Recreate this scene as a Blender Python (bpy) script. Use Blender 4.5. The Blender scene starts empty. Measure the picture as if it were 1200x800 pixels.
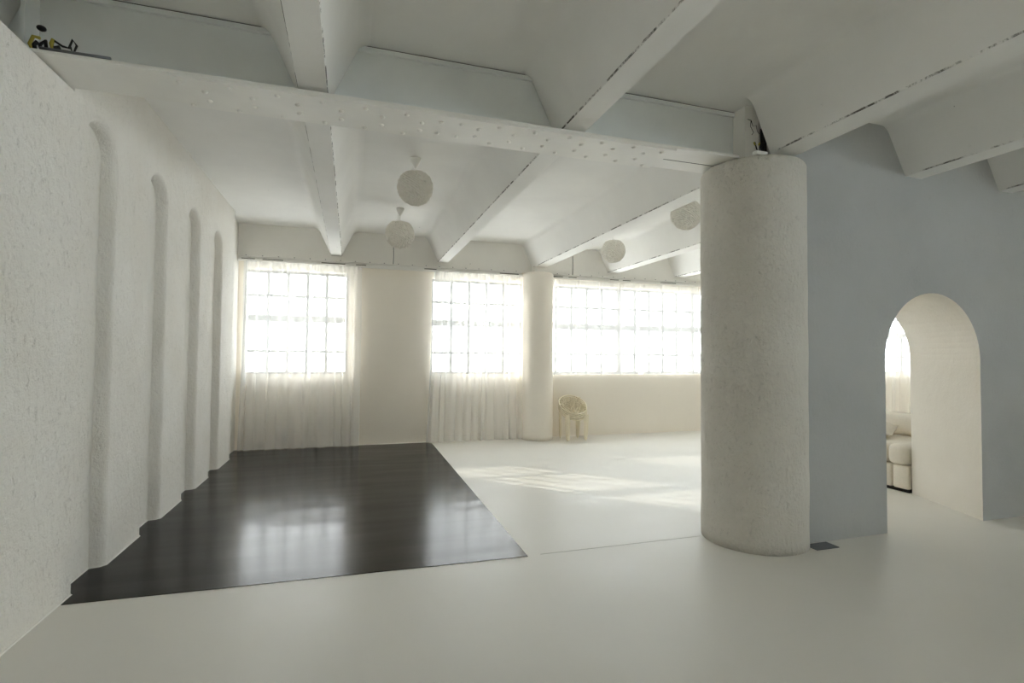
import bpy, bmesh, math, random
from math import sin, cos, pi, radians
from mathutils import Vector, Matrix, noise

# ------------------------------------------------------------------ camera, sky, sun, exposure
scene = bpy.context.scene
COL = scene.collection

def make_camera():
    yaw, pit, rol = radians(17.41), radians(1.669), radians(0.4827)
    fw = Vector((sin(yaw)*cos(pit), cos(yaw)*cos(pit), sin(pit)))
    r = Vector((cos(yaw), -sin(yaw), 0)); u = r.cross(fw)
    r2 = r*cos(rol) + u*sin(rol); u2 = -r*sin(rol) + u*cos(rol)
    cam = bpy.data.cameras.new('camera'); o = bpy.data.objects.new('camera', cam)
    m = Matrix((r2, u2, -fw)).transposed().to_4x4(); m.translation = (0, 0, 1.5)
    o.matrix_world = m
    cam.sensor_width = 36.0; cam.lens = 602.4/1200*36.0
    cam.clip_start = 0.05; cam.clip_end = 200
    COL.objects.link(o); scene.camera = o
make_camera()

world = bpy.data.worlds.new('sky'); scene.world = world; world.use_nodes = True
wn = world.node_tree; wn.nodes.clear()
w_out = wn.nodes.new('ShaderNodeOutputWorld'); w_bg = wn.nodes.new('ShaderNodeBackground')
w_tc = wn.nodes.new('ShaderNodeTexCoord'); w_sep = wn.nodes.new('ShaderNodeSeparateXYZ')
w_ramp = wn.nodes.new('ShaderNodeValToRGB')
w_ramp.color_ramp.elements[0].position = 0.0; w_ramp.color_ramp.elements[0].color = (1.0, 0.98, 0.95, 1)
w_ramp.color_ramp.elements[1].position = 0.6; w_ramp.color_ramp.elements[1].color = (0.96, 0.97, 0.985, 1)
wn.links.new(w_tc.outputs['Generated'], w_sep.inputs[0]); wn.links.new(w_sep.outputs['Z'], w_ramp.inputs[0])
# hazy white towards the low sun, gradually bluer on the side of the sky away from it
w_dot = wn.nodes.new('ShaderNodeVectorMath'); w_dot.operation = 'DOT_PRODUCT'; w_dot.inputs[1].default_value = (0.7, -0.714, 0)
w_map = wn.nodes.new('ShaderNodeMapRange'); w_map.inputs['From Min'].default_value = -1.0; w_map.inputs['From Max'].default_value = 1.0
w_mix = wn.nodes.new('ShaderNodeMix'); w_mix.data_type = 'RGBA'; w_mix.inputs['B'].default_value = (0.84, 0.91, 0.98, 1)
wn.links.new(w_tc.outputs['Generated'], w_dot.inputs[0]); wn.links.new(w_dot.outputs['Value'], w_map.inputs['Value'])
wn.links.new(w_map.outputs[0], w_mix.inputs['Factor']); wn.links.new(w_ramp.outputs[0], w_mix.inputs['A'])
wn.links.new(w_mix.outputs['Result'], w_bg.inputs['Color']); wn.links.new(w_bg.outputs[0], w_out.inputs[0])
w_bg.inputs['Strength'].default_value = 1.0

sun = bpy.data.lights.new('sun', 'SUN'); sun.energy = 0.80; sun.angle = radians(0.2); sun.color = (1.0, 0.90, 0.76)
sun_o = bpy.data.objects.new('sun', sun); COL.objects.link(sun_o)
sun_o.location = (-8, 20, 12)
sun_o.rotation_euler = Vector((0.98, -1.0, -0.52)).to_track_quat('-Z', 'Y').to_euler()

vs = scene.view_settings
scene.display_settings.display_device = 'sRGB'
vs.view_transform = 'Standard'; vs.look = 'None'; vs.gamma = 1.0; vs.use_curve_mapping = False
vs.exposure = 3.58
cy = scene.cycles
cy.max_bounces = 20; cy.diffuse_bounces = 16; cy.glossy_bounces = 4; cy.transmission_bounces = 6
cy.transparent_max_bounces = 24; cy.caustics_reflective = False; cy.caustics_refractive = False
cy.use_denoising = True

# ------------------------------------------------------------------ helpers
def obj(name, bm, mat=None, parent=None, smooth=False, loc=None):
    me = bpy.data.meshes.new(name)
    bmesh.ops.recalc_face_normals(bm, faces=bm.faces[:])
    bm.to_mesh(me); bm.free()
    if smooth:
        for p in me.polygons: p.use_smooth = True
    o = bpy.data.objects.new(name, me); COL.objects.link(o)
    if mat: me.materials.append(mat)
    if parent: o.parent = parent
    if loc: o.location = loc
    return o

def link_mesh(name, me, parent=None, loc=(0, 0, 0), rot=None):
    o = bpy.data.objects.new(name, me); COL.objects.link(o)
    o.parent = parent; o.location = loc
    if rot: o.rotation_euler = rot
    return o

def thing(name, label, cat, loc=(0, 0, 0), group=None, rotz=0):
    o = bpy.data.objects.new(name, None); COL.objects.link(o)
    o.empty_display_size = 0.1
    o.location = loc; o.rotation_euler = (0, 0, rotz)
    return tag(o, label, cat, group)

def tag(o, label, cat, group=None):
    o['label'] = label; o['category'] = cat
    if group: o['group'] = group
    return o

def struct(o):
    o['kind'] = 'structure'; return o

def box(bm, x0, x1, y0, y1, z0, z1, bevel=0.0, seg=2):
    r = bmesh.ops.create_cube(bm, size=1.0)
    vs_ = r['verts']
    for v in vs_:
        v.co = Vector(((x0+x1)/2 + v.co.x*(x1-x0), (y0+y1)/2 + v.co.y*(y1-y0), (z0+z1)/2 + v.co.z*(z1-z0)))
    if bevel:
        es = list({e for v in vs_ for e in v.link_edges})
        bmesh.ops.bevel(bm, geom=es, offset=bevel, segments=seg, affect='EDGES', profile=0.5)

def boxbm(*a, **k):
    bm = bmesh.new(); box(bm, *a, **k); return bm

def prism(bm, pts, y0, y1, axis='Y', pts1=None):
    """extrude a polygon (a,b) along an axis; Y: (x,z)"""
    pts1 = pts1 or pts
    def mk(p, t):
        if axis == 'Y': return (p[0], t, p[1])
        if axis == 'X': return (t, p[0], p[1])
        return (p[0], p[1], t)
    a = [bm.verts.new(mk(p, y0)) for p in pts]; b = [bm.verts.new(mk(p, y1)) for p in pts1]
    n = len(pts)
    bm.faces.new(a); bm.faces.new(b[::-1])
    for i in range(n):
        bm.faces.new((a[i], b[i], b[(i+1) % n], a[(i+1) % n]))

def lathe(bm, prof, n=32, cx=0, cy_=0, cap=True):
    rings = []
    for r, z in prof:
        rings.append([bm.verts.new((cx+r*cos(2*pi*i/n), cy_+r*sin(2*pi*i/n), z)) for i in range(n)])
    for a, b in zip(rings, rings[1:]):
        for i in range(n):
            bm.faces.new((a[i], a[(i+1) % n], b[(i+1) % n], b[i]))
    if cap:
        bm.faces.new(rings[0][::-1]); bm.faces.new(rings[-1])

def tube(bm, pts, r, n=6, cap=True, closed=False):
    pts = [Vector(p) for p in pts]; m = len(pts)
    rr = r if isinstance(r, (list, tuple)) else [r]*m
    rings = []; prev = None
    for i, p in enumerate(pts):
        if closed: t = pts[(i+1) % m] - pts[i-1]
        else: t = pts[min(i+1, m-1)] - pts[max(i-1, 0)]
        t.normalize()
        if prev is None:
            up = Vector((0, 0, 1)) if abs(t.z) < .9 else Vector((1, 0, 0))
            s = t.cross(up).normalized()
        else:
            s = (prev - t*prev.dot(t)).normalized()
        prev = s; q = t.cross(s)
        rings.append([bm.verts.new(p + (s*cos(2*pi*k/n) + q*sin(2*pi*k/n))*rr[i]) for k in range(n)])
    pairs = list(zip(rings, rings[1:])) + ([(rings[-1], rings[0])] if closed else [])
    for a, b in pairs:
        for k in range(n):
            bm.faces.new((a[k], a[(k+1) % n], b[(k+1) % n], b[k]))
    if cap and not closed:
        bm.faces.new(rings[0][::-1]); bm.faces.new(rings[-1])

# ------------------------------------------------------------------ materials
class NT:
    def __init__(s, name):
        s.m = bpy.data.materials.new(name); s.m.use_nodes = True
        s.t = s.m.node_tree; s.t.nodes.clear()
        s.out = s.n('ShaderNodeOutputMaterial')
    def n(s, typ, **kw):
        nd = s.t.nodes.new(typ)
        for k, v in kw.items(): setattr(nd, k, v)
        return nd
    def l(s, a, b): s.t.links.new(a, b)
    def pos(s):
        return s.n('ShaderNodeNewGeometry').outputs['Position']
    def noise(s, scale, detail=4, rough=0.55, vec=None, stretch=None):
        nd = s.n('ShaderNodeTexNoise'); nd.inputs['Scale'].default_value = scale
        nd.inputs['Detail'].default_value = detail; nd.inputs['Roughness'].default_value = rough
        v = vec or s.pos()
        if stretch:
            mp = s.n('ShaderNodeMapping'); mp.inputs['Scale'].default_value = stretch
            s.l(v, mp.inputs[0]); v = mp.outputs[0]
        s.l(v, nd.inputs['Vector']); return nd.outputs['Fac']
    def ramp(s, fac, stops):
        r = s.n('ShaderNodeValToRGB'); e = r.color_ramp.elements
        while len(e) < len(stops): e.new(0.5)
        for i, (p, c) in enumerate(stops):
            e[i].position = p
            e[i].color = c if isinstance(c, tuple) and len(c) == 4 else ((*c, 1) if isinstance(c, tuple) else (c, c, c, 1))
        s.l(fac, r.inputs[0]); return r.outputs[0]
    def math(s, op, a, b=None):
        m = s.n('ShaderNodeMath', operation=op)
        for i, x in enumerate((a, b)):
            if x is None: continue
            if isinstance(x, (int, float)): m.inputs[i].default_value = x
            else: s.l(x, m.inputs[i])
        return m.outputs[0]
    def mix(s, fac, a, b):
        m = s.n('ShaderNodeMix', data_type='RGBA')
        for sock, x in ((m.inputs['Factor'], fac), (m.inputs['A'], a), (m.inputs['B'], b)):
            if isinstance(x, (int, float)): sock.default_value = x
            elif isinstance(x, tuple): sock.default_value = (*x, 1)
            else: s.l(x, sock)
        return m.outputs['Result']
    def bsdf(s, color, rough=0.6, spec=0.3, metal=0.0):
        b = s.n('ShaderNodeBsdfPrincipled')
        if isinstance(color, tuple): b.inputs['Base Color'].default_value = (*color, 1)
        else: s.l(color, b.inputs['Base Color'])
        if isinstance(rough, (int, float)): b.inputs['Roughness'].default_value = rough
        else: s.l(rough, b.inputs['Roughness'])
        b.inputs['Specular IOR Level'].default_value = spec
        b.inputs['Metallic'].default_value = metal
        s.l(b.outputs[0], s.out.inputs['Surface']); s.b = b; return b
    def bump(s, h, strength=0.4, dist=0.01):
        bp = s.n('ShaderNodeBump'); bp.inputs['Strength'].default_value = strength
        bp.inputs['Distance'].default_value = dist
        s.l(h, bp.inputs['Height']); s.l(bp.outputs[0], s.b.inputs['Normal'])

def simple(name, col, rough=0.6, spec=0.3, metal=0.0, var=0.0, scale=6):
    t = NT(name)
    if var:
        c = t.mix(t.ramp(t.noise(scale), [(0.3, 0.0), (0.7, 1.0)]), tuple(x*(1-var) for x in col), tuple(min(1, x*(1+var)) for x in col))
        t.bsdf(c, rough, spec, metal)
    else: t.bsdf(col, rough, spec, metal)
    return t.m

def plaster(name, light, dark, bump=0.5, pit=True, pitmix=0.11, dist=0.012, stretch=(1, 1, 0.55)):
    t = NT(name)
    big = t.noise(1.3, 3, 0.6)
    med = t.noise(9, 6, 0.65, stretch=stretch)
    fine = t.noise(42, 5, 0.65)
    c = t.mix(t.ramp(big, [(0.35, 0.0), (0.7, 1.0)]), light, dark)
    pits = t.ramp(t.noise(34, 6, 0.75, stretch=stretch), [(0.30, 1.0), (0.42, 0.0)])
    if pit: c = t.mix(t.math('MULTIPLY', pits, pitmix), c, tuple(x*0.55 for x in dark))
    t.bsdf(c, 0.85, 0.15)
    h = t.math('ADD', t.math('MULTIPLY', med, 1.0), t.math('MULTIPLY', fine, 0.4))
    if pit: h = t.math('SUBTRACT', h, t.math('MULTIPLY', pits, 0.16))
    t.bump(h, bump, dist)
    return t.m

def concrete_paint(name, col, chips=None, speck=0.5, edge=None):
    """painted concrete: faint mottling, a few dark pinholes, optional chipped arrises near height `edge`"""
    t = NT(name)
    c = t.mix(t.ramp(t.noise(0.9, 4, 0.6), [(0.3, 0.0), (0.75, 1.0)]), col, tuple(x*0.9 for x in col))
    hole = t.ramp(t.noise(17, 2, 0.5), [(0.185, 1.0), (0.205, 0.0)])
    scuff = t.ramp(t.noise(5.0, 6, 0.75, stretch=(1, 0.6, 1)), [(0.26, 1.0), (0.30, 0.0)])
    c = t.mix(t.math('MULTIPLY', hole, 0.8), c, (0.08, 0.08, 0.075))
    c = t.mix(t.math('MULTIPLY', scuff, speck*0.5), c, (0.28, 0.26, 0.22))
    if edge is not None:
        sp = t.n('ShaderNodeSeparateXYZ'); t.l(t.pos(), sp.inputs[0])
        d = t.math('SUBTRACT', sp.outputs['Z'], edge)
        near = t.math('MULTIPLY', t.math('GREATER_THAN', d, -0.004), t.math('LESS_THAN', d, t.math('MULTIPLY', t.noise(11, 6, 0.8), 0.014)))
        brk = t.ramp(t.noise(3.5, 6, 0.8), [(0.46, 0.0), (0.56, 1.0)])
        c = t.mix(t.math('MULTIPLY', t.math('MULTIPLY', near, brk), 0.9), c, (0.07, 0.065, 0.06))
    t.bsdf(c, 0.75, 0.2)
    t.bump(t.math('ADD', t.noise(7, 5, 0.6), t.math('MULTIPLY', t.noise(70, 2), 0.15)), 0.22, 0.01)
    return t.m

M = {}
M['lining'] = plaster('rough_lime_plaster_left', (0.86, 0.845, 0.81), (0.82, 0.795, 0.745), 0.9, dist=0.022)
M['partition'] = plaster('rough_lime_plaster_right_shaded_copy', (0.495, 0.507, 0.508), (0.455, 0.468, 0.47), 0.5)  # darker, cooler copy of the wall plaster: shade on the front put into colour
M['column'] = plaster('rough_lime_plaster_column', (0.81, 0.785, 0.73), (0.755, 0.725, 0.665), 1.0, dist=0.045, pitmix=0.38)
M['archlining'] = plaster('warm_lime_plaster_arch_lit_copy', (0.82, 0.785, 0.725), (0.77, 0.735, 0.67), 0.3)  # lighter copy for the reveal: the light falling there is put into the colour
M['backwall'] = plaster('smooth_warm_plaster', (0.88, 0.83, 0.75), (0.86, 0.81, 0.73), 0.15, pit=False)
M['concrete'] = concrete_paint('white_painted_concrete', (0.865, 0.86, 0.84))
M['beam'] = concrete_paint('white_painted_concrete_beam', (0.865, 0.86, 0.84), edge=3.15)
M['edgebeam'] = concrete_paint('white_painted_edge_beam', (0.84, 0.825, 0.785))
M['steel'] = simple('white_painted_steel', (0.85, 0.84, 0.805), 0.5, 0.35, var=0.04, scale=3)
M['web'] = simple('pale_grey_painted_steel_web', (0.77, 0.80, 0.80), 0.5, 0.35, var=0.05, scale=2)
M['white'] = simple('white_enamel', (0.82, 0.81, 0.78), 0.45, 0.4)
M['frame'] = simple('grey_white_steel_window_frame', (0.32, 0.33, 0.335), 0.5, 0.4)
M['dark'] = simple('dark_joint_filler_and_gap_shade', (0.045, 0.043, 0.04), 0.8, 0.2)
M['black'] = simple('black_cable_rubber', (0.015, 0.015, 0.017), 0.5, 0.4)
M['yellow'] = simple('dirty_yellow_cable', (0.42, 0.36, 0.06), 0.5, 0.4)
M['greymetal'] = simple('dull_grey_steel', (0.22, 0.23, 0.24), 0.45, 0.5, 0.6)
M['plate'] = simple('dark_grey_floor_plate', (0.15, 0.158, 0.175), 0.6, 0.4)
M['chair'] = simple('cream_moulded_plastic', (0.78, 0.71, 0.55), 0.45, 0.4)
M['sofa'] = simple('cream_boucle_fabric', (0.80, 0.75, 0.66), 0.9, 0.1, var=0.03, scale=40)
M['cushion'] = simple('beige_linen_cushion', (0.72, 0.66, 0.56), 0.9, 0.1, var=0.05, scale=30)
M['bead'] = simple('white_sealant_bead', (0.85, 0.84, 0.80), 0.5, 0.3)

def floor_mat():
    t = NT('cream_resin_floor')
    c = t.mix(t.ramp(t.noise(0.7, 4, 0.55), [(0.3, 0.0), (0.75, 1.0)]), (0.755, 0.74, 0.70), (0.725, 0.71, 0.67))
    c = t.mix(t.math('MULTIPLY', t.ramp(t.noise(3, 6, 0.7), [(0.24, 1.0), (0.30, 0.0)]), 0.25), c, (0.45, 0.43, 0.38))
    r = t.ramp(t.noise(1.7, 4, 0.6), [(0.3, 0.34), (0.7, 0.46)])
    t.bsdf(c, r, 0.32); t.bump(t.noise(2.5, 3, 0.5), 0.05, 0.02)
    return t.m
M['floor'] = floor_mat()

def vinyl():
    t = NT('black_vinyl_sheet')
    c = t.mix(t.ramp(t.noise(2.0, 4), [(0.3, 0.0), (0.7, 1.0)]), (0.0045, 0.004, 0.003), (0.0065, 0.006, 0.005))
    r = t.ramp(t.noise(1.2, 3, 0.5, stretch=(0.5, 1.5, 1)), [(0.3, 0.17), (0.7, 0.22)])
    t.bsdf(c, r, 0.22)
    wv = t.noise(1.6, 1, 0.4, stretch=(0.5, 2.0, 1))
    ln = t.noise(6, 1, 0.4, stretch=(0.22, 1.6, 1))
    t.bump(t.math('ADD', wv, t.math('MULTIPLY', ln, 0.12)), 0.5, 0.012)
    return t.m
M['vinyl'] = vinyl()

def sheer(name, transp, back=0.08, col=(0.92, 0.92, 0.91)):
    t = NT(name)
    tr = t.n('ShaderNodeBsdfTransparent'); df = t.n('ShaderNodeBsdfDiffuse'); tl = t.n('ShaderNodeBsdfTranslucent')
    df.inputs['Color'].default_value = (*col, 1); tl.inputs['Color'].default_value = (*col, 1)
    m1 = t.n('ShaderNodeMixShader'); m1.inputs[0].default_value = back
    t.l(df.outputs[0], m1.inputs[1]); t.l(tl.outputs[0], m1.inputs[2])
    m2 = t.n('ShaderNodeMixShader'); m2.inputs[0].default_value = transp
    t.l(m1.outputs[0], m2.inputs[1]); t.l(tr.outputs[0], m2.inputs[2])
    t.l(m2.outputs[0], t.out.inputs['Surface']); return t.m
M['sheer'] = sheer('sheer_white_voile', 0.47)
M['sheerthin'] = sheer('thin_white_voile', 0.54)

def glass():
    t = NT('window_glass')
    tr = t.n('ShaderNodeBsdfTransparent'); gl = t.n('ShaderNodeBsdfGlossy'); gl.inputs['Roughness'].default_value = 0.02
    tr.inputs['Color'].default_value = (0.95, 0.97, 0.97, 1)
    m = t.n('ShaderNodeMixShader'); m.inputs[0].default_value = 0.05
    t.l(tr.outputs[0], m.inputs[1]); t.l(gl.outputs[0], m.inputs[2]); t.l(m.outputs[0], t.out.inputs['Surface'])
    return t.m
M['glass'] = glass()

def paper():
    t = NT('white_paper_petals')
    df = t.n('ShaderNodeBsdfDiffuse'); tl = t.n('ShaderNodeBsdfTranslucent')
    df.inputs['Color'].default_value = (0.80, 0.785, 0.74, 1); tl.inputs['Color'].default_value = (0.80, 0.78, 0.73, 1)
    m = t.n('ShaderNodeMixShader'); m.inputs[0].default_value = 0.4
    t.l(df.outputs[0], m.inputs[1]); t.l(tl.outputs[0], m.inputs[2]); t.l(m.outputs[0], t.out.inputs['Surface'])
    return t.m
M['paper'] = paper()

# ------------------------------------------------------------------ the setting
XL, XR, YF, YB = -1.63, 15.0, -6.0, 9.03       # left lining face, right end, wall behind camera, back wall face
ZS = 3.57                                      # underside of the slab
floor = struct(obj('floor', boxbm(-2.6, XR+.3, YF-.3, 9.36, -0.2, 0.0), M['floor']))
sb = bmesh.new(); box(sb, 1.40, 2.84, 3.700, 3.706, 0.0, 0.0012)
obj('floor_seam', sb, simple('grey_seam', (0.56, 0.55, 0.51), 0.6), floor)
ceiling = struct(obj('ceiling', boxbm(-2.6, XR+.3, YF-.3, 9.36, ZS, ZS+.25), M['concrete']))

def beam(xc, hb, ht, y0, y1, xc1=None, zb=3.145):
    xc1 = xc if xc1 is None else xc1
    def side(sg, x):                       # haunch: straight flank, then a cove into the slab
        k = (ht-hb)/(ZS-zb); za = ZS-.055
        pa = Vector((hb+k*(za-zb), za)); pb = Vector((ht+.01, ZS-.0)); pc = Vector((ht+.065, ZS))
        pts = [(x+sg*hb, zb)]
        for i in range(7):
            t = i/6; q = pa*(1-t)**2 + pb*2*t*(1-t) + pc*t*t
            pts.append((x+sg*q.x, q.y))
        return pts
    f = lambda x: side(1, x) + side(-1, x)[::-1]
    bm = bmesh.new(); prism(bm, f(xc), y0, y1, 'Y', f(xc1))
    o = obj('beam', bm, M['beam'], ceiling, True); o.data.set_sharp_from_angle(angle=radians(30))
    return o
for xc, hb, ht in ((-2.02, .09, .27), (-0.252, .084, .28), (1.522, .084, .29), (3.305, .108, .30)):
    beam(xc, hb, ht, YF, 3.285 if xc > 3 else 3.536); beam(xc, hb, ht, 3.554, 8.97)
for xn, xf in ((4.83, 4.86), (6.08, 6.38), (7.7, 7.9), (9.3, 9.45), (10.9, 11.0), (12.5, 12.55), (14.0, 14.1)):
    beam(xn, .10, .33, YF, 3.31, xn); beam(xf, .105, .30, 4.2, 8.97)

# left wall: plaster lining with four arched niches
def arch_outline(yc, w, ztop, n=26):
    zs = ztop - w
    pts = [(yc-w, -0.1), (yc+w, -0.1)]
    for i in range(n+1):
        a = pi*i/n
        pts.append((yc + w*cos(a), zs + w*sin(a)))
    return pts
def left_lining():
    bm = bmesh.new()
    # plan of the lining: low part under the girder, then up to the slab
    prism(bm, [(YF, 0), (8.25, 0), (8.25, ZS), (3.745, ZS), (3.745, 3.09), (YF, 3.09)], XL, XL-.30, 'X')
    main = obj('wall_left', bm, M['lining'])
    cutters = []
    for yc in (4.132, 5.218, 6.305, 7.345):
        cb = bmesh.new(); rings = []
        for d, w in ((-.02, .262), (0.0, .241), (0.004, .230), (0.009, .222), (0.016, .215), (0.025, .2095), (0.037, .205), (0.052, .201), (0.069, .1975), (0.086, .194)):
            rings.append([cb.verts.new((XL-d, y, z)) for y, z in arch_outline(yc, w, 2.845 + w)])
        for a, b in zip(rings, rings[1:]):
            for i in range(len(a)):
                cb.faces.new((a[i], a[(i+1) % len(a)], b[(i+1) % len(a)], b[i]))
        cb.faces.new(rings[0]); cb.faces.new(rings[-1][::-1])
        c = obj('cutter', cb); cutters.append(c)
        md = main.modifiers.new('b', 'BOOLEAN'); md.operation = 'DIFFERENCE'; md.object = c; md.solver = 'EXACT'
    dg = bpy.context.evaluated_depsgraph_get(); dg.update()
    me = bpy.data.meshes.new_from_object(main.evaluated_get(dg))
    main.modifiers.clear(); old = main.data; main.data = me; bpy.data.meshes.remove(old)
    for c in cutters:
        cm = c.data; bpy.data.objects.remove(c); bpy.data.meshes.remove(cm)
    if not me.materials: me.materials.append(M['lining'])
    # end recess and the concrete wall behind the lining
    bm = bmesh.new(); bm.from_mesh(me)
    box(bm, XL-.30, XL-.085, 8.25, YB+.1, 0, ZS)
    box(bm, -2.6, -2.3, YF, 9.2, 0, ZS)
    bm.to_mesh(me); bm.free()
    return struct(main)
wall_left = left_lining()
# white sealant bead along the foot of the lining, following the niches
pts = [(XL+.004, YF)]
for yc in (4.132, 5.218, 6.305, 7.345):
    pts += [(XL+.004, yc-.244), (XL-.02, yc-.212), (XL-.080, yc-.192), (XL-.082, yc+.186), (XL-.02, yc+.205), (XL+.004, yc+.236)]
pts += [(XL+.004, 8.25), (XL-.082, 8.256), (XL-.082, YB)]
bm = bmesh.new(); tube(bm, [(x, y, 0.004) for x, y in pts], 0.006, 5)
struct(obj('baseboard_left', bm, M['bead']))

# back wall with window openings
WIN = [('window_1', -1.64, -0.05, 1), ('window_2', 1.35, 3.07, 1), ('window_3', 3.38, 8.54, 3), ('window_4', 9.4, 14.56, 3)]
SILL, HEAD = 1.175, 2.87
bm = bmesh.new()
xs = [-2.6] + [v for w in WIN for v in w[1:3]] + [XR+.3]
for i in range(0, len(xs), 2): box(bm, xs[i], xs[i+1], YB, 9.36, 0, ZS)
for _, a, b, _n in WIN:
    box(bm, a, b, YB, 9.36, 0, SILL); box(bm, a, b, YB, 9.36, HEAD, ZS)
wall_back = struct(obj('wall_back', bm, M['backwall']))
obj('edge_beam', boxbm(-1.715, XR, 8.97, YB, 3.055, ZS), M['edgebeam'], wall_back)

def pane_mesh(w, h):
    bm = bmesh.new(); box(bm, -w/2, w/2, -.002, .002, -h/2, h/2); me = bpy.data.meshes.new('pane'); bm.to_mesh(me); bm.free()
    me.materials.append(M['glass']); return me
def make_window(name, x0, x1, units, y, zrows, ncol=5, loc_rot=None):
    """steel window: perimeter frame, mullions, transom, thin muntins, every pane an object"""
    z0, z1 = zrows[0], zrows[-1]
    bm = bmesh.new()
    box(bm, x0, x1, y-.03, y+.03, z0, z0+.045); box(bm, x0, x1, y-.03, y+.03, z1-.045, z1)
    box(bm, x0, x0+.04, y-.03, y+.03, z0+.045, z1-.045); box(bm, x1-.04, x1, y-.03, y+.03, z0+.045, z1-.045)
    w = struct(obj(name, bm, M['frame']))
    uw = (x1-x0)/units
    for u in range(1, units):
        obj('mullion', boxbm(x0+u*uw-.045, x0+u*uw+.045, y-.035, y+.035, z0+.045, z1-.045), M['frame'], w)
    zt = zrows[2]
    meshes = {}
    for u in range(units):
        a = x0+u*uw+.045; b = x0+(u+1)*uw-.045
        obj('transom', boxbm(a, b, y-.032, y+.032, zt-.055, zt+.055), M['frame'], w)
        cw = (b-a)/ncol
        for k in range(1, ncol):
            for za, zb in ((z0+.045, zt-.055), (zt+.055, z1-.045)):
                obj('muntin', boxbm(a+k*cw-.025, a+k*cw+.025, y-.018, y+.018, za, zb), M['frame'], w)
        for zm in (zrows[1], zrows[3]):
            obj('muntin', boxbm(a, b, y-.015, y+.015, zm-.023, zm+.023), M['frame'], w)
        rows = [(z0+.045, zrows[1]-.023), (zrows[1]+.023, zt-.055), (zt+.055, zrows[3]-.023), (zrows[3]+.023, z1-.045)]
        for k in range(ncol):
            for za, zb in rows:
                key = (round(cw, 4), round(zb-za, 4))
                if key not in meshes: meshes[key] = pane_mesh(cw-.050, zb-za)
                link_mesh('pane', meshes[key], w, (a+(k+.5)*cw, y, (za+zb)/2))
    return w
ZR = (SILL, 1.555, 2.09, 2.46, HEAD)
for nm, a, b, n in WIN: make_window(nm, a, b, n, 9.17, ZR)

struct(obj('trim_1', boxbm(-1.630, -1.575, 8.955, 9.0, 1.0, 2.975, bevel=.006), M['white']))

# the rest of the near room, behind and to the right of the camera: unseen windows added in the right-hand end wall bring cool light
XE = 8.6
def pierced(name, opens, lo, hi, z0, z1, fixed, thick, along):
    bm = bmesh.new(); e = [lo] + [v for o in opens for v in o[1:3]] + [hi]
    def bx(a, b, za, zb):
        if along == 'X': box(bm, a, b, fixed, fixed+thick, za, zb)
        else: box(bm, fixed, fixed+thick, a, b, za, zb)
    for i in range(0, len(e), 2): bx(e[i], e[i+1], 0, ZS)
    for o in opens: bx(o[1], o[2], 0, z0); bx(o[1], o[2], z1, ZS)
    return struct(obj(name, bm, M['backwall']))
pierced('wall_front', [], -2.6, XE+.3, 0.9, 3.0, YF-.3, .3, 'X')
WINE = [('added_window_5', -5.7, -3.0, 2), ('added_window_6', -2.7, 0.0, 2)]
pierced('wall_east', WINE, YF, 3.31, 0.9, 3.0, XE, .3, 'Y')
for nm, a, b, n in WINE:
    w = make_window(nm, a, b, n, 0, (0.9, 1.4, 1.95, 2.5, 3.0), 4)
    w.rotation_euler = (0, 0, pi/2); w.location = (XE+.15, 0, 0)
struct(obj('wall_end', boxbm(XR, XR+.3, 3.31, YB, 0, ZS), M['backwall']))

# right partition with the arched passage, thick and cut on a skew
def partition():
    x0, x1, yf, yb = 3.28, XR, 3.31, 4.20
    xa, xb, zsp, sk = 4.455, 5.672, 1.50, 0.365
    xc, r = (xa+xb)/2, (xb-xa)/2
    n = 32
    arc = [(xc - r*cos(pi*i/n), zsp + r*sin(pi*i/n)) for i in range(n+1)]
    bm = bmesh.new()
    def face_side(y, s):
        V = lambda x, z: bm.verts.new((x, y, z))
        low = [V(xa+s, 0)] + [V(x+s, z) for x, z in arc] + [V(xb+s, 0)]
        a0, a1 = V(x0, 0), V(x0, ZS); b0, b1 = V(x1, 0), V(x1, ZS)
        top = [V(x+s, ZS) for x, z in arc]
        bm.faces.new((a0, low[0], low[1], top[0], a1))
        for i in range(n): bm.faces.new((low[i+1], low[i+2], top[i+1], top[i]))
        bm.faces.new((low[-1], b0, b1, top[-1], low[-2]))
        return low, (a0, a1, b0, b1), top
    l1, c1, t1 = face_side(yf, 0); l2, c2, t2 = face_side(yb, sk)
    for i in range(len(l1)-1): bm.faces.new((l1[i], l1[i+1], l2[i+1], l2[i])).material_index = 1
    bm.faces.new((c1[0], c1[1], c2[1], c2[0])); bm.faces.new((c1[2], c1[3], c2[3], c2[2]))
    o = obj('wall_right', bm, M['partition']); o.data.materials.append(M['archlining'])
    return struct(o)
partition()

# ------------------------------------------------------------------ steel girder with riveted splice plate
girder = thing('steel_girder', 'white painted steel girder with riveted plate crossing the ceiling from left wall to big column', 'girder', (0.6, 3.54, 3.1))
def gpart(name, bm, mat):
    o = obj(name, bm, mat, girder); o.matrix_parent_inverse = Matrix.Translation((-0.6, -3.54, -3.1)); return o
gx0, gx1 = -2.28, 3.05
gpart('bottom_flange', boxbm(gx0, 2.95, 3.345, 3.735, 3.104, 3.125, bevel=.003, seg=1), M['steel'])
gpart('web', boxbm(gx0, gx1, 3.538, 3.552, 3.125, 3.53), M['web'])
gpart('top_flange', boxbm(gx0, gx1, 3.515, 3.575, 3.53, 3.561), M['web'])
gpart('stiffener', boxbm(-1.735, -1.715, 3.40, 3.538, 3.125, 3.53), M['web'])
gpart('joint', boxbm(gx0, gx1, 3.522, 3.565, 3.561, ZS-.0005), M['dark'])
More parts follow.
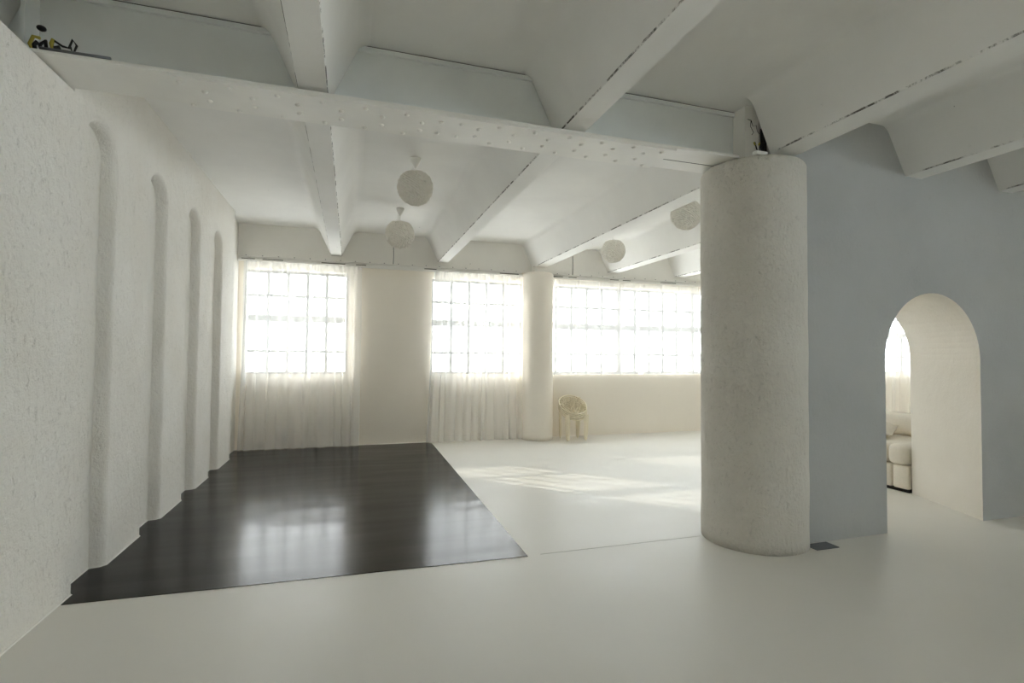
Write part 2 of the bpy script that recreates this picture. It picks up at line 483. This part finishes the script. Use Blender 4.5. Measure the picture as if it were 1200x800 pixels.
# plate: slanted at both ends
bm = bmesh.new(); prism(bm, [(-1.02, 3.347), (2.36, 3.347), (2.36, 3.733), (-1.02, 3.733)], 3.088, 3.104, 'Z')
gpart('splice_plate', bm, M['steel'])
gpart('seam_line', boxbm(2.37, 2.93, 3.555, 3.561, 3.1025, 3.104), M['dark'])
rb = bmesh.new(); lathe(rb, [(0.017, 0), (0.0165, -.004), (0.013, -.009), (0.007, -.012), (0.001, -.013)], 10)
bmesh.ops.recalc_face_normals(rb, faces=rb.faces[:])
rme = bpy.data.meshes.new('rivet'); rb.to_mesh(rme); rb.free(); rme.materials.append(M['steel'])
for p in rme.polygons: p.use_smooth = True
riv = [(.56, 3.44), (.56, 3.62), (.70, 3.43), (.70, 3.63), (.83, 3.47), (.83, 3.59), (2.27, 3.41), (2.27, 3.69)]
for k in range(6): riv += [(-.98+.2615*k, 3.405), (-.98+.2615*k, 3.695)]
for k in range(6): riv += [(-.87+.2615*k, 3.49), (-.87+.2615*k, 3.61)]
for k in range(5): riv += [(.96+.264*k, 3.395), (.96+.264*k, 3.675)]
for k in range(5): riv += [(1.09+.264*k, 3.475), (1.09+.264*k, 3.595)]
for x, y in riv:
    o = link_mesh('rivet', rme, girder, (x-0.6, y-3.54, 3.088-3.1))
# concrete pad where the girder lands on the column
pad = bmesh.new(); prism(pad, [(3.052, 3.40), (3.16, 3.37), (3.205, 3.40), (3.21, 3.56), (3.052, 3.56)], 3.125, ZS, 'Z')
gpart('end_block', pad, M['edgebeam'])
gpart('gap_shade_strip', boxbm(3.206, 3.232, 3.36, 3.45, 3.12, 3.40), M['dark'])  # solid dark strip added: the shade inside the open slit as colour
rnd = random.Random(8)
for pts in ([(3.07, 3.46), (3.10, 3.45), (3.115, 3.40), (3.14, 3.41), (3.15, 3.36), (3.165, 3.34)], [(3.10, 3.45), (3.095, 3.40), (3.12, 3.35), (3.105, 3.33)]):
    b = bmesh.new(); tube(b, [(x, 3.398 - (x-3.06)*.28, z) for x, z in pts], [.002+.002*rnd.random() for _ in pts], 4)
    gpart('crack', b, M['dark'])

# ------------------------------------------------------------------ columns
def column(name, label, cx, cyy, r, h, mat, seed, amp=0.006, bevel=.03):
    bm = bmesh.new(); n, m = 72, 40
    prof = [(r, h*i/m) for i in range(m)] + [(r, h-bevel), (r-bevel*.35, h-bevel*.3), (r-bevel*1.1, h)]
    lathe(bm, prof, n, 0, 0)
    for v in bm.verts:
        if 0.001 < v.co.z < h-.001:
            q = Vector((v.co.x, v.co.y, 0))
            v.co += q.normalized()*(noise.noise(v.co*3+Vector((seed, 0, 0)))*amp)
    o = obj(name, bm, mat, None, True); o.location = (cx, cyy, 0)
    return tag(o, label, 'column')
column('round_column', 'wide round plastered column at the end of the riveted girder', 3.25, 3.55, 0.412, 3.10, M['column'], 0)
rc = column('round_column', 'slimmer round column by the windows, behind the chair stack', 3.275, 8.885, 0.288, 3.03, M['backwall'], 5, 0.003)
nk = obj('capital_block', boxbm(-.10, .10, -.10, .08, 3.028, 3.145), M['edgebeam'], rc)

# ------------------------------------------------------------------ black vinyl sheet
bm = bmesh.new()
nx, ny = 40, 60
grid = []
for j in range(ny+1):
    row = []
    for i in range(nx+1):
        s, t_ = i/nx, j/ny
        y = (3.755*(1-s) + 3.685*s)*(1-t_) + 8.96*t_
        x = XL+.012 + s*((1.295 + .060*t_) - XL - .012)
        row.append((x, y))
    grid.append(row)
# outline follows the niches on the left: separate strips fill each niche foot
def quad_prism(bm, a, b, c, d, z0=0.0005, z1=0.004):
    lo = [bm.verts.new((*p, z0)) for p in (a, b, c, d)]; hi = [bm.verts.new((*p, z1)) for p in (a, b, c, d)]
    bm.faces.new(lo[::-1]); bm.faces.new(hi)
    for i in range(4): bm.faces.new((lo[i], lo[(i+1) % 4], hi[(i+1) % 4], hi[i]))
quad_prism(bm, grid[0][0], grid[0][-1], grid[-1][-1], grid[-1][0])
for yc in (4.132, 5.218, 6.305, 7.345):
    quad_prism(bm, (XL-.078, yc-.185), (XL+.012, yc-.232), (XL+.012, yc+.228), (XL-.078, yc+.180))
quad_prism(bm, (XL-.078, 8.262), (XL+.012, 8.262), (XL+.012, 8.96), (XL-.078, 8.96))
tag(obj('vinyl_mat', bm, M['vinyl']), 'large glossy black vinyl sheet covering the floor along the left wall', 'mat')

# ------------------------------------------------------------------ curtain rails
def rail(label, x0, x1, seed):
    rnd = random.Random(seed)
    t = thing('curtain_rail', label, 'curtain rail', (x0, 8.94, 3.0))
    inv = Matrix.Translation((-x0, -8.94, -3.0))
    def p(name, bm, mat):
        o = obj(name, bm, mat, t); o.matrix_parent_inverse = inv; return o
    bm = bmesh.new()
    box(bm, x0, x1, 8.955, YB, 2.985, 3.055)
    box(bm, x0, x1, 8.915, 8.955, 3.040, 3.053); box(bm, x0, x1, 8.915, 8.955, 2.985, 2.997)
    p('channel', bm, M['white'])
    p('track', boxbm(x0, x1, 8.925, 8.945, 2.965, 2.984), M['white'])
    x = x0+.05
    while x < x1-.4:
        L = rnd.uniform(.12, .42)
        if rnd.random() < .7: p('slot', boxbm(x, x+L, 8.953, 8.9555, 3.006, 3.018), M['dark'])
        x += L + rnd.uniform(.03, .25)
    x = x0+.12
    while x < x1-.05:
        b = bmesh.new(); lathe(b, [(.009, 3.053), (.009, 3.064), (.005, 3.068)], 8, x, 8.93)
        p('bolt', b, M['greymetal']); x += .235
rail('long white curtain rail above the two left windows, ending at the slim column', -1.715, 2.99, 3)
rail('white curtain rail above the wide window, starting right of the slim column', 3.565, 8.7, 4)

# ------------------------------------------------------------------ sheer curtains
def curtain(label, xt0, xt1, xb0, xb1, ztop, zbot, y, folds, amp, mat, seed, hem=0.0):
    rnd = random.Random(seed)
    n, m = int(folds*14), 22
    ph = [rnd.uniform(0, 6.28) for _ in range(6)]
    bm = bmesh.new(); rows = []
    for j in range(m+1):
        t = j/m; z = ztop + (zbot-ztop)*t
        row = []
        for i in range(n+1):
            s = i/n
            sw = s + .012*sin(2*pi*s*folds*.37+ph[0]) + .010*sin(2*pi*s*3+ph[1])*t
            x = (xt0 + (xt1-xt0)*sw)*(1-t) + (xb0+(xb1-xb0)*sw)*t
            f = sin(2*pi*folds*s + 1.3*sin(2*pi*s*2.3+ph[2]) + .5*t*sin(2*pi*s*1.7+ph[3]))
            g = .45*sin(2*pi*folds*2.1*s+ph[4])*(1-.5*t) + .35*sin(2*pi*folds*.43*s+ph[5])
            yy = y + amp*(.5+.5*min(1, t*5))*(f + g)
            if j == m: z2 = z + hem*noise.noise(Vector((s*folds*1.7, seed, 0)))
            else: z2 = z
            row.append(bm.verts.new((x + .5*amp*cos(2*pi*folds*s+ph[1])*min(1, t*4), yy, z2)))
        rows.append(row)
    for a, b in zip(rows, rows[1:]):
        for i in range(n): bm.faces.new((a[i], a[i+1], b[i+1], b[i]))
    top_row = [v.co.copy() for v in rows[0]]; low_row = [v.co.copy() for v in rows[-1]]; low2 = [v.co.copy() for v in rows[-2]]
    o = obj('sheer_curtain', bm, mat, None, True)
    tag(o, label, 'curtain', 'sheer white curtains on the window wall')
    # gathered heading tape and hem
    hb = bmesh.new()
    for za, zb, rr in ((ztop+.002, ztop-.055, None),):
        va = [hb.verts.new((v.x, v.y-.004, za)) for v in top_row]; vb = [hb.verts.new((v.x, v.y-.004, zb)) for v in top_row]
        for i in range(n): hb.faces.new((va[i], va[i+1], vb[i+1], vb[i]))
    obj('heading_tape', hb, mat, o, True)
    if zbot < .5:
        hb = bmesh.new()
        va = [hb.verts.new((v.x, v.y-.004, v.z)) for v in low_row]
        vb = [hb.verts.new((v.x*.7+w.x*.3, v.y*.7+w.y*.3-.004, v.z*.7+w.z*.3)) for v, w in zip(low_row, low2)]
        for i in range(n): hb.faces.new((va[i], va[i+1], vb[i+1], vb[i]))
        obj('hem', hb, mat, o, True)
    return o
curtain('floor-length sheer white curtain in the corner by the ribbed left wall', -1.60, .135, -1.66, .14, 2.964, .012, 8.90, 11, .034, M['sheer'], 1)
curtain('floor-length sheer white curtain on the window beside the slim column', 1.37, 2.99, 1.255, 3.02, 2.964, .012, 8.90, 12, .034, M['sheer'], 2)
curtain('floor-length sheer curtain on the window glimpsed beyond the arched opening', 9.5, 14.5, 9.5, 14.5, 2.964, .012, 8.93, 30, .02, M['sheerthin'], 4)
curtain('short sheer curtain reaching only the sill of the wide window', 3.56, 8.6, 3.56, 8.6, 2.964, 1.165, 8.985, 30, .008, M['sheerthin'], 3, .02)

# ------------------------------------------------------------------ pendant lamps
def globe_shade(seed, r=.19):
    bm = bmesh.new(); n, m = 56, 36
    rows = []
    for j in range(m+1):
        a = radians(38) + (pi-radians(38))*j/m
        row = []
        for i in range(n):
            b = 2*pi*i/n
            d = Vector((sin(a)*cos(b), sin(a)*sin(b), cos(a)))
            k = r*(1 + .05*noise.noise(d*9+Vector((seed*7, 0, 0))) + .035*noise.noise(d*22))
            k *= 1 + .03*((j + (i % 2)) % 2)                    # overlapping petals
            row.append(bm.verts.new(d*k))
        rows.append(row)
    for a, b in zip(rows, rows[1:]):
        for i in range(n):
            bm.faces.new((a[i], a[(i+1) % n], b[(i+1) % n], b[i]))
    bmesh.ops.remove_doubles(bm, verts=bm.verts[:], dist=.0005)
    return bm
def lamp(x, y, zc, r, label, seed):
    t = thing('pendant_lamp', label, 'lamp', (x, y, ZS), 'globe pendant lamps')
    bm = bmesh.new(); lathe(bm, [(.056, 0), (.054, -.02), (.018, -.095), (.010, -.11)], 24); obj('ceiling_cup', bm, M['white'], t, True)
    top = zc - ZS + r*cos(radians(38))
    bm = bmesh.new(); tube(bm, [(0, 0, -.108), (.003, 0, (top-.1)/2-.02), (0, 0, top-.02)], .004, 6); obj('cord', bm, M['white'], t, True)
    bm = bmesh.new(); tube(bm, [(-.03, 0, -.10), (-.035, .01, top+.02), (-.05, .01, top-.01)], .003, 5); obj('cord', bm, M['white'], t, True)
    o = obj('globe_shade', globe_shade(seed, r), M['paper'], t, False); o.location = (0, 0, zc-ZS)
    bm = bmesh.new(); lathe(bm, [(.022, 0), (.024, -.05), (.012, -.06)], 12); h = obj('lamp_holder', bm, M['white'], t, True); h.location = (0, 0, top)
lamp(.617, 5.40, 3.258, .180, 'white globe pendant, the nearer of the two hanging left, closest to the girder', 1)
lamp(.632, 7.33, 3.205, .197, 'white globe pendant, the farther of the two hanging left, in front of the window wall', 2)
lamp(3.985, 7.33, 3.205, .185, 'white globe pendant hanging low behind the beams above the wide window', 3)
lamp(3.96, 5.42, 3.285, .185, 'white globe pendant half hidden behind the wide round column', 4)

# ------------------------------------------------------------------ stack of chairs
def rim_frame(tilt):
    return Matrix.Rotation(tilt, 4, 'X')
def chair_parts():
    """round bowl chair facing -Y: shell of branching ribs, rim, four blade legs"""
    R0, dep = .262, .105
    tilt = radians(36)
    Mx = Matrix.Translation((0, .0, .525)) @ rim_frame(tilt)
    def cap(u, v):                         # point on the bowl in disc coordinates
        d2 = min(1.0, u*u+v*v)
        return Mx @ Vector((u*R0, v*R0, -dep*(1-d2)))
    rim = bmesh.new()
    tube(rim, [Mx @ Vector((R0*cos(a), R0*sin(a), 0)) for a in [2*pi*i/48 for i in range(48)]], .0115, 8, closed=True)
    shell = bmesh.new()
    rnd = random.Random(11)
    def branch(u, v, ang, length, lev):
        pts = [(u, v)]; steps = 5
        a = ang
        for i in range(steps):
            a += rnd.uniform(-.10, .10)
            u += cos(a)*length/steps; v += sin(a)*length/steps
            pts.append((u, v))
            if u*u+v*v > .98: break
        tube(shell, [cap(*q) for q in pts], .0105 if lev < 2 else .0078, 5)
        if u*u+v*v > .95 or lev > 3: return
        sp = rnd.uniform(.40, .55)
        branch(u, v, a-sp, length*.86, lev+1); branch(u, v, a+sp, length*.86, lev+1)
    for a in (-.85, -.28, .28, .85):
        branch(.35*sin(a)*.6, -.62+.05*abs(a), pi/2-a, .42, 0)
    # solid lip along the front of the bowl
    n = 22; prev = None
    for i in range(n+1):
        a = pi*1.5 + (i/n-.5)*2.1
        w = .30*cos((i/n-.5)*pi)
        p0 = cap(cos(a), sin(a)); p1 = cap(cos(a)*(1-w), sin(a)*(1-w)); dn = Vector((0, 0, -.006))
        cur = [shell.verts.new(q) for q in (p0, p1, p1+dn, p0+dn)]
        if prev:
            for k in range(4): shell.faces.new((prev[k], cur[k], cur[(k+1) % 4], prev[(k+1) % 4]))
        else: shell.faces.new(cur)
        prev = cur
    shell.faces.new(prev[::-1])
    legs = []
    for sx, sy in ((-1, -1), (1, -1), (-1, 1), (1, 1)):
        b = bmesh.new()
        ztop = .51 + (.16 if sy > 0 else -.125)
        ztop -= .02
        px, py = sx*.196, (.165 if sy > 0 else -.185)
        fx, fy = sx*.150, (.150 if sy > 0 else -.165)
        # blade: tapering, pointed foot, set a little outward at the foot
        T = Vector((px*.93, py, ztop)); B = Vector((fx*1.16, fy*1.08, 0.0))
        wdir = Vector((sx*.30, -sy*0.25+.0, 0)).normalized() if sy > 0 else Vector((1, 0, 0))
        ndir = wdir.cross(Vector((0, 0, 1))).normalized()
        prof = [(0.0, .047, T), (.55, .041, T.lerp(B, .55)), (.92, .033, T.lerp(B, .92)), (1.0, .010, B)]
        rings = []
        for _, hw, c in prof:
            bow = ndir*.008
            rings.append([b.verts.new(c + wdir*hw*a + ndir*d) for a, d in ((-1, -.003), (0, -.003+.008), (1, -.003), (1, .003), (0, .003+.008), (-1, .003))])
        for r1, r2 in zip(rings, rings[1:]):
            for k in range(6): b.faces.new((r1[k], r1[(k+1) % 6], r2[(k+1) % 6], r2[k]))
        b.faces.new(rings[0][::-1]); b.faces.new(rings[-1])
        legs.append(b)
    return rim, shell, legs
names = ['lowest chair of the cream stack, its legs standing on the floor by the slim column',
         'second chair from the bottom of the cream stack by the slim column',
         'second chair from the top of the cream stack by the slim column',
         'topmost cream chair of the stack, its branching round seat fully in view']
CH = thing('stacking_chair', names[0], 'chair', (3.89, 8.66, 0), 'cream chairs stacked by the slim column')
rim, shell, legs = chair_parts()
kids = [obj('rim', rim, M['chair'], CH, True), obj('seat_shell', shell, M['chair'], CH, True)]
for b in legs: kids.append(obj('leg', b, M['chair'], CH, False))
for i in range(1, 4):
    c = CH.copy(); COL.objects.link(c); c['label'] = names[i]
    c.location = (3.89, 8.66 - .001*i, .034*i)
    for k in kids:
        q = k.copy(); COL.objects.link(q); q.parent = c

# ------------------------------------------------------------------ sofa seen through the arch
def rbox(x0, x1, y0, y1, z0, z1, bev):
    return boxbm(x0, x1, y0, y1, z0, z1, bevel=bev, seg=4)
def sofa():
    x0, x1, y0, y1 = 5.985, 7.0, 4.215, 5.55
    t = thing('sofa', 'low cream upholstered sofa seen through the arched opening', 'sofa', ((x0+x1)/2, (y0+y1)/2, 0))
    inv = Matrix.Translation((-(x0+x1)/2, -(y0+y1)/2, 0))
    def p(n, bm, mat):
        o = obj(n, bm, mat, t, True); o.matrix_parent_inverse = inv
    p('plinth', boxbm(x0+.04, x1-.04, y0+.01, y1-.04, 0, .035), M['dark'])
    p('base', rbox(x0+.01, x1, y0, 4.39, .035, .30, .025), M['sofa'])
    p('base', rbox(x0+.01, x1, 4.405, y1, .035, .30, .025), M['sofa'])
    p('seat_cushion', rbox(x0-.02, x1-.02, y0+.005, 4.44, .30, .535, .07), M['sofa'])
    p('seat_cushion', rbox(x0-.02, x1-.02, 4.455, y1-.005, .30, .52, .07), M['sofa'])
    p('backrest', rbox(x1-.20, x1+.02, 4.5, y1-.01, .52, .80, .08), M['sofa'])
sofa()
cb = bmesh.new()
bmesh.ops.create_cube(cb, size=1); bmesh.ops.subdivide_edges(cb, edges=cb.edges[:], cuts=5, use_grid_fill=True)
for v in cb.verts:
    q = v.co; f = (1-(2*q.x)**4)*(1-(2*q.y)**4)
    v.co = Vector((q.x*.5, q.y*.5, q.z*.16*max(0.06, f)))
cu = obj('cushion', cb, M['cushion'], None, True); cu.location = (6.43, 4.97, .615); cu.rotation_euler = (0, radians(-8), .5)
tag(cu, 'beige cushion lying on the cream sofa beyond the arch', 'cushion')

# ------------------------------------------------------------------ small things
tag(obj('floor_plate', boxbm(-.115, .115, -.062, .062, 0, .006, bevel=.002, seg=1), M['plate'], loc=(3.628, 3.228, 0)),
    'small dark grey square plate on the floor at the foot of the arched wall', 'floor plate')

def cables(label, loc, strands, blobs, base):
    t = thing('cable_ends', label, 'cable', loc)
    for pts, r, m in strands:
        b = bmesh.new(); tube(b, pts, r, 6); obj('cable', b, M[m], t, True)
    for (x, y, z), r, m in blobs:
        b = bmesh.new(); bmesh.ops.create_icosphere(b, subdivisions=2, radius=r, matrix=Matrix.Translation((x, y, z)) @ Matrix.Scale(.7, 4, (0, 0, 1))); obj('tape_end', b, M[m], t, True)
    if base:
        obj('terminal_block', boxbm(*base, bevel=.004), M['white'], t)
cables('cut black and yellow cable ends sticking up on the girder beside the left wall', (-1.60, 3.372, 3.127),
       [([(-.06, 0, .002), (-.075, 0, .03), (-.06, 0, .075), (-.03, 0, .07)], .009, 'yellow'),
        ([(-.05, 0, .002), (-.055, 0, .03), (-.04, 0, .05)], .010, 'black'),
        ([(-.02, 0, .002), (-.035, .01, .04), (-.01, .01, .065), (.0, 0, .002)], .009, 'black'),
        ([(.035, 0, .004), (.02, 0, .05), (.03, 0, .075)], .010, 'yellow'),
        ([(.03, 0, .07), (.07, 0, .045), (.10, 0, .04), (.115, 0, .09), (.135, 0, .06), (.12, 0, .01), (.105, 0, .05)], .006, 'black'),
        ([(.045, 0, .004), (.04, 0, .03), (.06, 0, .035)], .012, 'black')],
       [((-.025, 0, .125), .022, 'black'), ((.045, 0, .02), .016, 'black')], None)
cables('loose black and yellow cables on a white block at top of the wide column', (3.055, 3.245, 3.101),
       [([(-.02, 0, .02), (-.04, 0, .07), (-.05, 0, .10)], .005, 'black'),
        ([(-.01, 0, .02), (.0, 0, .09), (.012, 0, .03)], .005, 'black'),
        ([(.01, 0, .02), (.03, .01, .10), (.045, 0, .105), (.03, 0, .03)], .005, 'black'),
        ([(-.045, 0, .075), (-.06, 0, .098)], .006, 'yellow'), ([(-.012, 0, .08), (-.004, 0, .10)], .006, 'yellow')],
       [], (-.05, .06, -.02, .03, 0, .03))
b = bmesh.new(); tube(b, [(-.16, 0, 0), (.16, 0, 0)], .009, 8)
tag(obj('metal_rod', b, M['greymetal'], None, True, (-1.46, 3.354, 3.135)), 'short grey metal rod lying on the girder flange near left wall', 'rod')
for x, z0, z1, lab in ((.67, 3.057, 3.35, 'thin grey cable running down the edge beam below the left globe lamps'),
                       (4.01, 3.057, 3.42, 'thin grey cable running down the edge beam right of the slim column')):
    b = bmesh.new(); tube(b, [(0, 0, z0), (.006, 0, (z0+z1)/2), (0, 0, z1)], .006, 6)
    tag(obj('wall_cable', b, M['greymetal'], None, True, (x, 8.963, 0)), lab, 'cable')
